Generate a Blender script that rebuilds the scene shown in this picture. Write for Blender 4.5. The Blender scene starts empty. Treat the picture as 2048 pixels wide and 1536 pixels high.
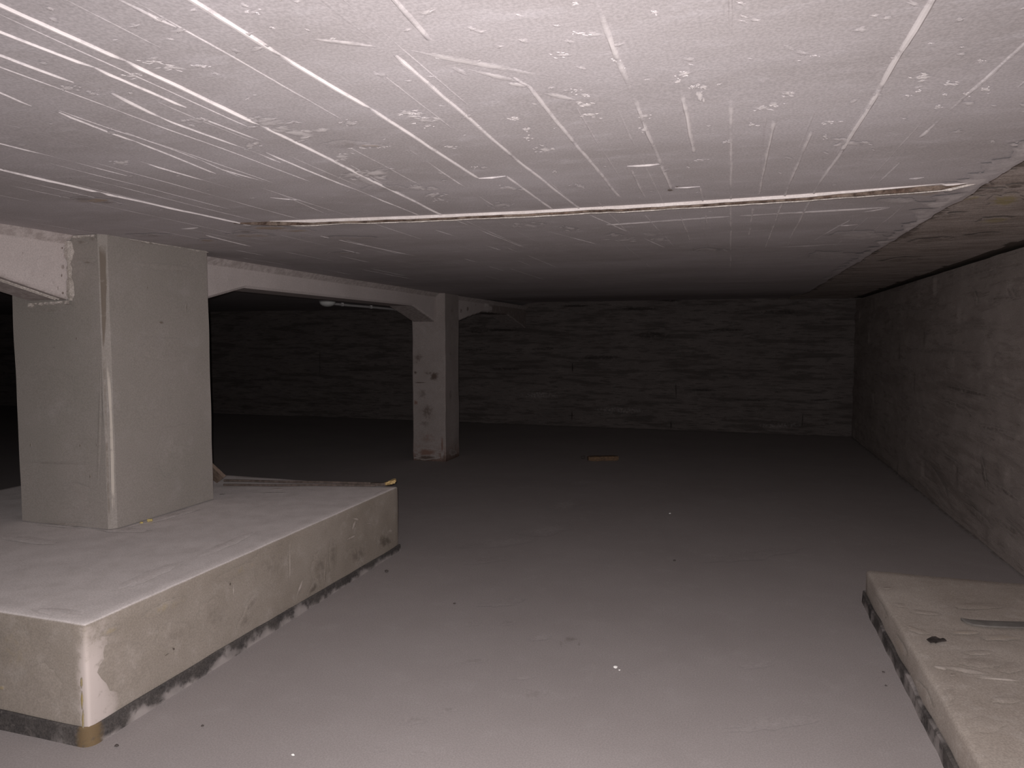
import bpy, bmesh, math, random
from math import radians, pi, sin, cos
from mathutils import Vector, Matrix, noise as mnoise

random.seed(11)
S = bpy.context.scene
COL = S.collection

# ------------------------------------------------------------------ camera
F_PX, YAW, PITCH, EYE = 1402.3, 0.3020, 0.06344, 1.5      # image taken as 2048 x 1536
cam_d = bpy.data.cameras.new('camera')
cam = bpy.data.objects.new('camera', cam_d); COL.objects.link(cam)
cam.location = (0, 0, EYE)
cam.rotation_euler = (pi / 2 - PITCH, 0, YAW)
cam_d.sensor_fit = 'HORIZONTAL'; cam_d.sensor_width = 36.0
cam_d.lens = 36.0 * F_PX / 2048
cam_d.clip_start = 0.02; cam_d.clip_end = 100
S.camera = cam

# ------------------------------------------------------------------ world, light, exposure
w = bpy.data.worlds.new('world'); S.world = w; w.use_nodes = True
w.node_tree.nodes['Background'].inputs[0].default_value = (0.014, 0.012, 0.0132, 1)
w.node_tree.nodes['Background'].inputs[1].default_value = 1.0

# the phone's torch, a hand's breadth from the lens: the only lamp that is lit
fl_d = bpy.data.lights.new('phone_flash', 'SPOT')
fl = bpy.data.objects.new('phone_flash', fl_d); COL.objects.link(fl)
fl.location = (-0.014, -0.01, EYE + 0.022)
fl.rotation_euler = (pi / 2 - PITCH - radians(17), 0, YAW - 0.02)
fl.scale = (1.7, 1, 1)                      # the torch lens throws a beam wider than it is high
fl_d.energy = 490; fl_d.color = (1.0, 0.955, 0.945)
fl_d.shadow_soft_size = 0.008
fl_d.spot_size = radians(124); fl_d.spot_blend = 1.0

S.view_settings.view_transform = 'Standard'
S.view_settings.look = 'None'
S.view_settings.gamma = 1
S.view_settings.use_curve_mapping = False
S.view_settings.exposure = 0.0

# ------------------------------------------------------------------ measuring: a sight line met with a real plane
_R = Vector((cos(YAW), sin(YAW), 0))
_FW = Vector((-sin(YAW) * cos(PITCH), cos(YAW) * cos(PITCH), -sin(PITCH)))
_U = _R.cross(_FW)
def ray(x, y): return _R * ((x - 1024) / F_PX) - _U * ((y - 768) / F_PX) + _FW
def onz(x, y, z):
    d = ray(x, y); return Vector((0, 0, EYE)) + d * ((z - EYE) / d.z)
def onx(x, y, X):
    d = ray(x, y); return Vector((0, 0, EYE)) + d * (X / d.x)
def ony(x, y, Y):
    d = ray(x, y); return Vector((0, 0, EYE)) + d * (Y / d.y)

def clampv(p, lo, hi): return Vector([min(max(p[k], lo[k]), hi[k]) for k in range(3)])

# ------------------------------------------------------------------ materials
def concrete(name, base, dark, light, scale=1.0, stretch=(1, 1, 1), contrast=1.0, streak=0.0, streak_scale=(0.5, 0.5, 12),
             streak_col=None, lime=(0.72, 0.66, 0.66), dirt_shade=(0.05, 0.04, 0.035), rust=(0.22, 0.15, 0.08), bump=0.25, grain=0.25, rough=0.92,
             bump_dist=0.006, dust_bounce=None, dust_bounce_amt=0.8):
    m = bpy.data.materials.new(name); m.use_nodes = True
    nt = m.node_tree; N = nt.nodes; L = nt.links
    b = N['Principled BSDF']; b.inputs['Roughness'].default_value = rough
    b.inputs['Specular IOR Level'].default_value = 0.15
    tc = N.new('ShaderNodeTexCoord')
    mp = N.new('ShaderNodeMapping'); mp.inputs['Scale'].default_value = stretch
    L.new(tc.outputs['Object'], mp.inputs[0])
    def noise(sc, det, rgh, src):
        n = N.new('ShaderNodeTexNoise'); n.inputs['Scale'].default_value = sc
        n.inputs['Detail'].default_value = det; n.inputs['Roughness'].default_value = rgh
        L.new(src, n.inputs['Vector']); return n.outputs[0]
    def ramp(src, p0, p1, v0=0.0, v1=1.0):
        r = N.new('ShaderNodeMapRange'); r.inputs[1].default_value = p0; r.inputs[2].default_value = p1
        r.inputs[3].default_value = v0; r.inputs[4].default_value = v1
        r.interpolation_type = 'SMOOTHSTEP'; L.new(src, r.inputs[0]); return r.outputs[0]
    def math(op, a, bb):
        n = N.new('ShaderNodeMath'); n.operation = op
        for i, v in enumerate((a, bb)):
            if isinstance(v, (int, float)): n.inputs[i].default_value = v
            else: L.new(v, n.inputs[i])
        return n.outputs[0]
    def mix(f, a, bb):
        n = N.new('ShaderNodeMix'); n.data_type = 'RGBA'
        if isinstance(f, (int, float)): n.inputs[0].default_value = f
        else: L.new(f, n.inputs[0])
        for i, v in ((6, a), (7, bb)):
            if isinstance(v, tuple): n.inputs[i].default_value = (*v, 1)
            else: L.new(v, n.inputs[i])
        return n.outputs[2]
    a = noise(1.3 * scale, 8, 0.62, mp.outputs[0])
    c = noise(7.0 * scale, 8, 0.68, mp.outputs[0])
    g = noise(150.0, 3, 0.6, tc.outputs['Object'])
    h = 0.24 / contrast
    col = mix(ramp(a, 0.5 - h, 0.5 + h), dark, base)
    col = mix(math('MULTIPLY', ramp(c, 0.5, 0.5 + h), 0.75), col, light)
    col = mix(math('MULTIPLY', ramp(c, 0.5, 0.5 - h), 0.45), col, dark)
    height = math('ADD', math('MULTIPLY', c, 0.7), math('MULTIPLY', g, 0.18))
    if streak:
        m2 = N.new('ShaderNodeMapping'); m2.inputs['Scale'].default_value = streak_scale
        L.new(tc.outputs['Object'], m2.inputs[0])
        s1 = noise(1.0, 7, 0.62, m2.outputs[0])
        s2 = noise(3.1, 6, 0.6, m2.outputs[0])
        sm = math('MAXIMUM', ramp(s1, 0.50, 0.36), math('MULTIPLY', ramp(s2, 0.45, 0.33), 0.9))
        col = mix(math('MULTIPLY', sm, streak), col, streak_col or dirt_shade)
        height = math('SUBTRACT', height, math('MULTIPLY', sm, 1.2))
    if dust_bounce:  # upward faces lightened: dusty, with ceiling bounce put into the colour
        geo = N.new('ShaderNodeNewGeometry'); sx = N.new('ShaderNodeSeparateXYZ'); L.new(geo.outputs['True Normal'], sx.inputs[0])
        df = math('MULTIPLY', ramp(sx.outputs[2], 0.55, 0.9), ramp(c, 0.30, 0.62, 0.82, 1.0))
        col = mix(math('MULTIPLY', df, dust_bounce_amt), col, dust_bounce)
    gg = ramp(g, 0.3, 0.7, 1.0 - grain, 1.0 + grain)
    mul = N.new('ShaderNodeMix'); mul.data_type = 'RGBA'; mul.blend_type = 'MULTIPLY'; mul.inputs[0].default_value = 1
    L.new(col, mul.inputs[6]); L.new(gg, mul.inputs[7]); col = mul.outputs[2]
    e = noise(26.0, 6, 0.65, tc.outputs['Object'])
    for key, tint, amt in (('rust', rust, 0.9), ('dirt_shade', dirt_shade, 0.92), ('lime', lime, 0.95)):
        at = N.new('ShaderNodeAttribute'); at.attribute_name = key
        at1 = math('MINIMUM', at.outputs['Fac'], 1.0)
        v = math('ADD', math('MULTIPLY', math('SUBTRACT', e, 0.5), 2.3), math('MULTIPLY', at.outputs['Fac'], 0.75))
        f = math('MULTIPLY', math('MULTIPLY', ramp(v, -0.05, 0.6), at1), amt)
        col = mix(f, col, tint)
    L.new(col, b.inputs['Base Color'])
    bp = N.new('ShaderNodeBump'); bp.inputs['Strength'].default_value = bump; bp.inputs['Distance'].default_value = bump_dist
    L.new(height, bp.inputs['Height']); L.new(bp.outputs[0], b.inputs['Normal'])
    return m

M = {}
M['ceiling'] = concrete('ceiling_concrete', (0.50, 0.460, 0.472), (0.41, 0.372, 0.372), (0.55, 0.51, 0.527), scale=0.9, stretch=(1, 1.9, 1),
                        contrast=1.0, lime=(0.74, 0.685, 0.68), dirt_shade=(0.16, 0.125, 0.105), rust=(0.36, 0.255, 0.16), bump=0.12, grain=0.12)
M['strip'] = concrete('rough_ceiling_concrete', (0.56, 0.49, 0.46), (0.36, 0.30, 0.27), (0.66, 0.59, 0.55), scale=1.4, stretch=(1, 2.4, 1), contrast=1.1,
                      streak=0.25, streak_scale=(1.2, 5.0, 1), streak_col=(0.20, 0.155, 0.125), dirt_shade=(0.10, 0.08, 0.065), rust=(0.42, 0.35, 0.17), bump=0.4)
M['floor'] = concrete('dusty_floor_screed', (0.34, 0.306, 0.301), (0.295, 0.262, 0.257), (0.37, 0.336, 0.333), scale=0.9, contrast=0.65,
                      lime=(0.43, 0.39, 0.385), dirt_shade=(0.20, 0.175, 0.165), rust=(0.27, 0.215, 0.205), bump=0.04, grain=0.10)
M['pillar'] = concrete('pillar_concrete', (0.30, 0.266, 0.247), (0.25, 0.228, 0.205), (0.33, 0.297, 0.285), scale=0.9, contrast=0.7,
                       lime=(0.47, 0.42, 0.375), dirt_shade=(0.15, 0.122, 0.10), bump=0.05, grain=0.10)
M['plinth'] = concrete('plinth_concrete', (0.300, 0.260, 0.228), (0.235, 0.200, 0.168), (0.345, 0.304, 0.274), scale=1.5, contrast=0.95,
                       lime=(0.52, 0.45, 0.425), dirt_shade=(0.085, 0.068, 0.057), rust=(0.33, 0.25, 0.10), bump=0.08, grain=0.12, dust_bounce=(0.68, 0.625, 0.615), dust_bounce_amt=0.95)
M['beam'] = concrete('beam_concrete', (0.54, 0.478, 0.465), (0.45, 0.395, 0.382), (0.59, 0.527, 0.513), scale=1.2, contrast=0.65,
                     lime=(0.66, 0.60, 0.58), dirt_shade=(0.17, 0.132, 0.115), bump=0.06, grain=0.10)
M['column'] = concrete('column_concrete', (0.33, 0.288, 0.277), (0.26, 0.222, 0.208), (0.36, 0.318, 0.307), scale=1.8, contrast=0.7,
                       lime=(0.55, 0.50, 0.48), dirt_shade=(0.095, 0.066, 0.055), rust=(0.19, 0.11, 0.088), bump=0.08, grain=0.12)
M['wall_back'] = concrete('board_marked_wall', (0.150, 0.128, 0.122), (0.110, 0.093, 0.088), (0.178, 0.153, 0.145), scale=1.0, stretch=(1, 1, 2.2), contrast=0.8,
                          streak=0.6, streak_scale=(1.5, 1.5, 13.0), streak_col=(0.05, 0.041, 0.037), dirt_shade=(0.03, 0.024, 0.022), bump=0.5, grain=0.15, bump_dist=0.012)
M['wall_right'] = concrete('side_wall_concrete', (0.36, 0.309, 0.288), (0.27, 0.229, 0.211), (0.43, 0.374, 0.349), scale=1.0, stretch=(1, 1, 2.0), contrast=0.8,
                           streak=0.4, streak_scale=(0.8, 0.8, 7.0), streak_col=(0.20, 0.162, 0.145), dirt_shade=(0.06, 0.048, 0.042), bump=0.35, grain=0.15, bump_dist=0.010)
M['pedestal'] = concrete('pedestal_concrete', (0.43, 0.378, 0.34), (0.325, 0.278, 0.243), (0.48, 0.43, 0.397), scale=1.8, contrast=0.9,
                         lime=(0.58, 0.52, 0.475), dirt_shade=(0.20, 0.165, 0.14), rust=(0.42, 0.335, 0.25), bump=0.14, grain=0.15)
M['strip_foam'] = concrete('bitumen_edge_strip', (0.085, 0.075, 0.07), (0.05, 0.045, 0.045), (0.12, 0.105, 0.10), scale=6, contrast=1.0,
                           lime=(0.33, 0.295, 0.285), rust=(0.17, 0.115, 0.06), bump=0.3)
M['mortar'] = concrete('mortar_squeeze', (0.50, 0.45, 0.42), (0.36, 0.32, 0.29), (0.58, 0.53, 0.50), scale=6, contrast=1.2, bump=0.6)
M['joint_lip'] = concrete('joint_mortar_lip', (0.60, 0.55, 0.54), (0.48, 0.43, 0.41), (0.66, 0.61, 0.60), scale=4, bump=0.2, grain=0.08)
M['joint_fill'] = concrete('joint_brown_board', (0.085, 0.055, 0.042), (0.045, 0.030, 0.024), (0.15, 0.10, 0.078), scale=5, contrast=1.3, lime=(0.3, 0.24, 0.20), bump=0.3)

def plain(name, c, c2, scale=20, rough=0.8, stretch=(1, 1, 1), metal=0.0):
    m = bpy.data.materials.new(name); m.use_nodes = True
    nt = m.node_tree; N = nt.nodes; L = nt.links; b = N['Principled BSDF']
    b.inputs['Specular IOR Level'].default_value = 0.2; b.inputs['Roughness'].default_value = rough; b.inputs['Metallic'].default_value = metal
    tc = N.new('ShaderNodeTexCoord'); mp = N.new('ShaderNodeMapping'); mp.inputs['Scale'].default_value = stretch
    n = N.new('ShaderNodeTexNoise'); n.inputs['Scale'].default_value = scale; n.inputs['Detail'].default_value = 6
    mx = N.new('ShaderNodeMix'); mx.data_type = 'RGBA'; mx.inputs[6].default_value = (*c, 1); mx.inputs[7].default_value = (*c2, 1)
    r = N.new('ShaderNodeMapRange'); r.inputs[1].default_value = 0.35; r.inputs[2].default_value = 0.65
    L.new(tc.outputs['Object'], mp.inputs[0]); L.new(mp.outputs[0], n.inputs['Vector']); L.new(n.outputs[0], r.inputs[0])
    L.new(r.outputs[0], mx.inputs[0]); L.new(mx.outputs[2], b.inputs['Base Color'])
    bp = N.new('ShaderNodeBump'); bp.inputs['Strength'].default_value = 0.3; bp.inputs['Distance'].default_value = 0.003
    L.new(n.outputs[0], bp.inputs['Height']); L.new(bp.outputs[0], b.inputs['Normal'])
    return m
M['old_wood'] = plain('weathered_brown_wood', (0.16, 0.115, 0.09), (0.09, 0.065, 0.05), 9, stretch=(6, 6, 1))
M['yellow_wood'] = plain('splintered_yellow_wood', (0.50, 0.36, 0.17), (0.34, 0.22, 0.10), 30)
M['floor_wood'] = plain('dirty_yellow_wood', (0.20, 0.125, 0.072), (0.09, 0.06, 0.045), 14, stretch=(1, 5, 5))
M['rod'] = plain('dark_rusty_steel', (0.13, 0.10, 0.088), (0.075, 0.058, 0.05), 40, rough=0.7)
M['rubber'] = plain('black_rubber', (0.035, 0.03, 0.028), (0.07, 0.058, 0.055), 50, rough=0.6)
M['sheet'] = plain('dull_grey_sheet', (0.165, 0.152, 0.142), (0.13, 0.119, 0.112), 25, rough=0.98)
M['foam'] = plain('yellow_foam', (0.62, 0.50, 0.20), (0.48, 0.38, 0.16), 60)
M['white_stone'] = plain('white_chip', (0.82, 0.80, 0.78), (0.7, 0.68, 0.66), 90)
M['dark_stone'] = plain('dark_chip', (0.06, 0.05, 0.048), (0.10, 0.085, 0.08), 90)
M['opal'] = plain('opal_lamp_glass', (0.85, 0.85, 0.83), (0.78, 0.78, 0.76), 8, rough=0.35)
M['lamp_base'] = plain('lamp_base_plastic', (0.40, 0.39, 0.38), (0.34, 0.33, 0.32), 8, rough=0.5)
M['conduit'] = plain('grey_conduit_plastic', (0.78, 0.75, 0.75), (0.70, 0.67, 0.67), 8, rough=0.5)

# ------------------------------------------------------------------ mesh builder
KEYS = ('lime', 'dirt_shade', 'rust')
class MB:
    def __init__(s): s.v = []; s.f = []; s.a = []; s.nb = 0
    def vert(s, p, **k):
        s.v.append(tuple(p)); s.a.append(k); return len(s.v) - 1
    def face(s, *i): s.f.append(tuple(i))
    def grid(s, pts, flip=False, closed=False):
        """pts[i][j] -> (point, attr dict) or point"""
        idx = [[s.vert(*( (p, ) if not isinstance(p, tuple) or not isinstance(p[1], dict) else (p[0],)), **(p[1] if isinstance(p, tuple) and isinstance(p[1], dict) else {})) for p in row] for row in pts]
        n = len(idx[0])
        for i in range(len(idx) - 1):
            for j in range(n if closed else n - 1):
                k = (j + 1) % n
                q = (idx[i][j], idx[i][k], idx[i + 1][k], idx[i + 1][j])
                s.f.append(q[::-1] if flip else q)
        return idx
    def build(s, name, mat, parent=None, smooth=True, angle=35, origin=None, fix=True):
        me = bpy.data.meshes.new(name)
        v = s.v
        if origin is not None: v = [tuple(Vector(p) - Vector(origin)) for p in v]
        me.from_pydata(v, [], s.f); me.update()
        for k in KEYS:
            if any(k in a for a in s.a):
                at = me.attributes.new(k, 'FLOAT', 'POINT')
                at.data.foreach_set('value', [a.get(k, 0.0) for a in s.a])
        if fix:
            bm = bmesh.new(); bm.from_mesh(me); bmesh.ops.recalc_face_normals(bm, faces=bm.faces); bm.to_mesh(me); bm.free()
        if smooth:
            me.polygons.foreach_set('use_smooth', [True] * len(me.polygons))
            me.set_sharp_from_angle(angle=radians(angle))
        me.materials.append(mat)
        o = bpy.data.objects.new(name, me); COL.objects.link(o)
        if parent: o.parent = parent
        elif origin is not None: o.location = origin
        return o

def tag(o, label, cat, group=None):
    o['label'] = label; o['category'] = cat
    if group: o['group'] = group
    return o
def struct(o): o['kind'] = 'structure'; return o
def empty(name, loc, label, cat, group=None):
    o = bpy.data.objects.new(name, None); COL.objects.link(o); o.location = loc; o.empty_display_size = 0.1
    return tag(o, label, cat, group)

def nz(p, sc, seed=0.0): return mnoise.noise(Vector(p) * sc + Vector((seed, seed * 1.7, -seed)))
def lin(a, b, step):
    n = max(1, int(round((b - a) / step))); return [a + (b - a) * i / n for i in range(n + 1)]

def rbox(mb, lo, hi, r, step=0.08, amp=0.0, sc=6.0, attr=None, seed=0.0):
    """box with rounded, slightly uneven edges"""
    ax = []
    for k in range(3):
        a, b = lo[k], hi[k]
        rr = min(r, (b - a) * 0.45)
        ax.append([a, a + rr * 0.35, a + rr] + lin(a + rr, b - rr, step)[1:-1] + [b - rr, b - rr * 0.35, b])
    il = [lo[k] + min(r, (hi[k] - lo[k]) * 0.45) for k in range(3)]
    ih = [hi[k] - min(r, (hi[k] - lo[k]) * 0.45) for k in range(3)]
    cache = {}
    def V(p):
        key = tuple(round(c, 6) for c in p)
        if key in cache: return cache[key]
        p = Vector(p); q = Vector([min(max(p[k], il[k]), ih[k]) for k in range(3)])
        d = p - q; n = d.normalized() if d.length > 1e-9 else Vector((0, 0, 1))
        # radius differs per axis when thin; keep face points on the face
        if d.length > 1e-9:
            m = max(abs(c) for c in d)
            p2 = q + n * m
        else: p2 = p
        if amp: p2 = p2 + n * amp * (nz(p2, sc, seed) + 0.5 * nz(p2, sc * 3, seed + 5))
        i = mb.vert(p2, **(attr(p2) if attr else {})); cache[key] = i; return i
    for k in range(3):
        u, v = (k + 1) % 3, (k + 2) % 3
        for side in (lo[k], hi[k]):
            for i in range(len(ax[u]) - 1):
                for j in range(len(ax[v]) - 1):
                    q = []
                    for (a, b) in ((i, j), (i + 1, j), (i + 1, j + 1), (i, j + 1)):
                        p = [0, 0, 0]; p[k] = side; p[u] = ax[u][a]; p[v] = ax[v][b]; q.append(V(p))
                    if len(set(q)) == 4: mb.face(*q)

def blot(mb, pts, nrm, key, val=1.0, lift=0.0012, rag=0.15, soft=0.6):
    """a stain, splash or painted shadow lying on a surface: outline pts, fading towards its rim"""
    c = sum(pts, Vector()) / len(pts)
    n = len(pts); out = []
    # densify the outline
    dense = []
    for i in range(n):
        a, b = pts[i], pts[(i + 1) % n]
        k = 3 if n < 9 else 2
        for t in range(k): dense.append(a.lerp(b, t / k))
    mb.nb += 1
    sink = 0.0010 if nrm[2] < 0 else 0.0003 if lift < 0.0008 else 0.0018
    lift_v = Vector(nrm) * (lift + 0.00007 * (mb.nb % 37))      # no two marks share a plane
    ci = mb.vert(c + lift_v, **{key: val})
    rings = []
    for fr, v in ((soft, val), (1.0, 0.0)):
        ring = []
        for p in dense:
            j = 1 - rag * random.uniform(0, 1.3)
            ring.append(mb.vert(c + (p - c) * fr * j + (lift_v if v else lift_v - Vector(nrm) * sink), **{key: v}))     # the rim sinks into the surface
        rings.append(ring)
    m = len(dense)
    for i in range(m):
        k = (i + 1) % m
        mb.face(ci, rings[0][i], rings[0][k])
        mb.face(rings[0][i], rings[1][i], rings[1][k], rings[0][k])

def ell(fn, cx, cy, rx, ry, ang=0.0, n=10):
    out = []
    for i in range(n):
        t = 2 * pi * i / n
        x, y = rx * cos(t), ry * sin(t)
        out.append(fn(cx + x * cos(ang) - y * sin(ang), cy + x * sin(ang) + y * cos(ang)))
    return out

# ------------------------------------------------------------------ main dimensions (metres)
ZC, ZS = 2.06, 2.13                  # main ceiling, rough strip along the side wall
XW, YB = 1.80, 11.80                 # side wall, back wall
XE = 0.85                            # edge of main ceiling
BEAM_X0, BEAM_X1 = -3.74, -3.43
PX0, PX1, PY0, PY1 = -3.88, -3.19, 2.94, 3.75      # big pillar
CX0, CX1, CY0, CY1 = -3.755, -3.315, 7.90, 8.36    # far column
QX0, QX1, QY0, QY1, QH = -4.83, -2.23, 1.92, 4.45, 0.46   # plinth
RX0, RY1, RH = 0.762, 4.37, 0.185                  # low pedestal
XFAR = -17.0

def zceil(x, y):
    z = ZC + 0.0035 * (nz((x * 0.5, y * 1.5, 0), 1.0, 3) + 0.5 * nz((x * 0.7, y * 2.6, 0), 1.6, 9))
    if x > -3.6 and y > 8.6:
        t = min(1, (y - 8.6) / 3.2); z += 0.085 * t * t * (3 - 2 * t) * min(1, (x + 3.6) / 0.3)
    return z
def onceil(x, y):
    z = ZC
    for _ in range(4):
        p = onz(x, y, z); z = zceil(p.x, p.y)
    return onz(x, y, z)

# ------------------------------------------------------------------ floor
mb = MB()
xs = lin(XFAR, -4, 0.6)[:-1] + lin(-4, XW + 0.25, 0.15); ys = lin(-1.0, YB + 0.25, 0.15)
mb.grid([[Vector((x, y, 0.0015 * nz((x, y, 0), 0.8) * min(1, max(0, (y - 1.5) / 2)))) for x in xs] for y in ys])
def fz(x, y): p = onz(x, y, 0.0018); return p
for (x, y, rx, ry, k, v) in ((1140, 1279, 22, 9, 'dirt_shade', .7), (1122, 1288, 5, 9, 'dirt_shade', .6), (1158, 1288, 5, 10, 'dirt_shade', .6), (950, 1322, 40, 7, 'dirt_shade', .35), (1065, 1388, 40, 14, 'dirt_shade', .38),
        (945, 1245, 22, 9, 'dirt_shade', .35), (1015, 1245, 25, 7, 'dirt_shade', .3), (1275, 1345, 22, 5, 'dirt_shade', .3), (830, 1440, 35, 12, 'dirt_shade', .35), (895, 1420, 30, 7, 'dirt_shade', .3),
        (760, 1500, 20, 6, 'dirt_shade', .3), (835, 1505, 22, 8, 'dirt_shade', .32), (1050, 1355, 30, 5, 'lime', .4), (1080, 1275, 28, 8, 'lime', .35), (1515, 1330, 40, 10, 'lime', .3),
        (1130, 1010, 40, 16, 'lime', .5), (1090, 1060, 70, 14, 'lime', .42), (1010, 1085, 70, 10, 'lime', .35), (1165, 965, 40, 8, 'lime', .4), (1545, 1445, 110, 20, 'lime', .3),
        (940, 1090, 40, 6, 'dirt_shade', .3), (970, 1120, 60, 10, 'dirt_shade', .25), (1000, 1205, 60, 10, 'dirt_shade', .25), (1500, 1110, 120, 14, 'dirt_shade', .25)):
    blot(mb, ell(fz, x, y, rx, ry, -0.12, 12), (0, 0, 1), k, v, 0.0006, 0.3, 0.35)
# tarry seam along the foot of the side wall
for i in range(60):
    y0 = 3.2 + i * 0.145; wd = random.uniform(0.012, 0.035)
    blot(mb, [Vector((XW - wd, y0, 0.0045)), Vector((XW + 0.02, y0 - .02, 0.0045)), Vector((XW + 0.02, y0 + 0.17, 0.0045)), Vector((XW - wd * random.uniform(.4, 1), y0 + 0.15, 0.0045))], (0, 0, 1), 'dirt_shade', 1.6, 0.001, 0.1, 0.85)
for i in range(70):
    x0 = -8 + i * 0.14; wd = random.uniform(0.0, 0.06)
    blot(mb, [Vector((x0, YB - wd - .02, 0.0045)), Vector((x0 + .16, YB - wd * .6 - .02, 0.0045)), Vector((x0 + .16, YB + .05, 0.0045)), Vector((x0, YB + .05, 0.0045))], (0, 0, 1), 'dirt_shade', 1.6, 0.001, 0.1, 0.85)
struct(mb.build('floor', M['floor']))

# ------------------------------------------------------------------ ceiling
mb = MB()
xs = lin(XFAR, -4.2, 0.4)[:-1] + lin(-4.2, XE, 0.12); ys = lin(-1.0, YB + 0.2, 0.1)
mb.grid([[Vector((x, y, zceil(x, y))) for x in xs] for y in ys])
def e(y): return XE + 0.016 * nz((0, y, 0), 2.1, 4) + 0.012 * nz((0, y, 0), 7, 8) + 0.008 * nz((0, y, 0), 19, 2)
# ragged slab edge and its step up to the strip
row = []
for y in lin(-1.0, YB + 0.2, 0.07):
    z = zceil(XE, y); x = e(y)
    row.append([Vector((XE - 0.03, y, z - 0.0005)), Vector((x + 0.012, y, z - 0.003)), Vector((x + 0.02, y, z + 0.004)), Vector((x + 0.012, y, max(z, ZS) + 0.05))])
mb.grid(row)
DN = (0, 0, -1)
def fin3(x, y0, y1, wd, h, lime):
    fin(None, wd, h, lime, .25, .4, [Vector((x, y0, ZC)), Vector((x + random.uniform(-.012, .012), y1, ZC))])
def fin(pts, wd=0.009, h=0.006, lime=0.55, gap=0.0, rough=0.3, P=None):
    """thin mortar fin left where two formwork boards met"""
    if P is None:
        P = [onceil(*p) for p in pts]
        for k, o in ((0, 1), (-1, -2)):                                # marks that leave the frame run on
            if pts[k][0] <= 0 or pts[k][0] >= 2048 or pts[k][1] <= 0:
                P[k] = P[k] + (P[k] - P[o]).normalized() * 1.1
    for a, b in zip(P, P[1:]):
        d = (b - a); ln = d.length; n = max(2, int(ln / 0.035)); dn = d.normalized(); sd = Vector((-dn.y, dn.x, 0))
        rows = []; 
        for i in range(n + 1):
            p = a.lerp(b, i / n); wob = 0.0035 * nz(p, 4.5, 2) ; p = p + sd * wob; z = zceil(p.x, p.y)
            k = 1 + rough * (nz(p, 9, 1) + .6 * nz(p, 33, 6)); wk = .66 * (1 + .9 * rough * nz(p, 16, 2) + .9 * rough * nz(p, 47, 4))
            if gap: k *= max(.05, min(1, (.62 - gap - nz(p, 3.0, 13)) * 3.5))
            if i in (0, n): k *= 0.3
            k = max(k, 0.05) * .6
            l = lime * min(1.2, k * 1.7)
            rows.append([(Vector((*(p - sd * wd * wk).xy, z + .0005)), {'lime': l * .6}), (Vector((*(p - sd * wd * wk * .35).xy, z - h * k)), {'lime': l}),
                         (Vector((*(p + sd * wd * wk * .35).xy, z - h * k)), {'lime': l}), (Vector((*(p + sd * wd * wk).xy, z + .0005)), {'lime': l * .6})])
        mb.grid(rows)
fin([(0, 10), (250, 122), (520, 250), (885, 430)], .010, .008, .9)
fin([(0, 64), (185, 135), (370, 215)], .008, .006, .75, .15); fin([(400, 235), (530, 285)], .006, .004, .5, .3); fin([(530, 305), (840, 431)], .007, .005, .6, .1)
fin([(0, 110), (145, 165)], .008, .006, .7, .2); fin([(220, 186), (320, 235)], .010, .006, .8, .2); fin([(320, 235), (560, 325)], .007, .005, .6, .3)
fin([(0, 185), (60, 212)], .007, .005, .55, .3); fin([(115, 224), (270, 283), (430, 347)], .007, .005, .6, .3)
fin([(0, 245), (230, 309)], .008, .005, .6, .25); fin([(295, 328), (405, 360)], .007, .005, .6, .2)
fin([(0, 287), (260, 353)], .007, .004, .5, .3)
fin([(0, 338), (200, 384), (500, 450)], .010, .009, .85)
fin([(240, 0), (350, 54)], .009, .006, .7, .2)
fin([(385, 0), (560, 111), (740, 217), (957, 357)], .010, .007, .85); fin([(957, 357), (1012, 352)], .011, .008, .9); fin([(1012, 352), (1105, 418)], .009, .006, .7)
fin([(645, 0), (750, 85)], .009, .005, .5, .3); fin([(790, 110), (1024, 312), (1170, 425)], .009, .006, .72, .08)
fin([(790, 0), (860, 80)], .010, .006, .6, .2)
fin([(250, 265), (400, 320), (675, 437)], .005, .003, .35, .45); fin([(430, 335), (620, 390)], .006, .004, .45, .4); fin([(820, 300), (930, 375), (1010, 425)], .006, .004, .45, .3)
fin([(700, 330), (880, 430)], .004, .003, .3, .5)
fin([(540, 395), (600, 400)], .007, .004, .6, .2)
fin([(1024, 155), (1054, 172), (1149, 285), (1240, 395)], .009, .006, .62, .18)
fin([(1194, 10), (1235, 120), (1285, 243)], .011, .006, .8, .1); fin([(1285, 243), (1322, 329), (1342, 378)], .010, .006, .75, .2)
fin([(1255, 333), (1322, 328)], .014, .008, .9); fin([(1350, 376), (1400, 373), (1414, 448)], .008, .005, .6, .15)
fin([(1262, 340), (1290, 395)], .007, .004, .5, .2)
fin([(1339, 75), (1354, 130)], .012, .006, .75, .2); fin([(1360, 165), (1387, 305)], .010, .006, .8, .15)
fin([(1460, 0), (1461, 190)], .007, .003, .3, .4); fin([(1461, 200), (1462, 390), (1461, 545)], .009, .004, .6, .3)
fin([(1549, 240), (1517, 390)], .009, .006, .65, .12); fin([(1507, 415), (1498, 470)], .010, .005, .55, .2)
fin([(1624, 262), (1574, 380), (1529, 500)], .009, .006, .65, .2)
fin([(1864, 0), (1760, 178), (1684, 300)], .011, .007, .85, .08); fin([(1684, 300), (1634, 375), (1579, 478)], .008, .006, .6, .12)
fin([(2048, 90), (1924, 200)], .009, .005, .45, .4); fin([(1924, 200), (1840, 275)], .009, .005, .6, .2); fin([(1800, 325), (1759, 365)], .007, .004, .4, .3)
fin([(1214, 450), (1460, 433)], .03, .005, .65, .15, .5); fin([(1480, 432), (1774, 415)], .03, .005, .6, .25, .5)
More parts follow.
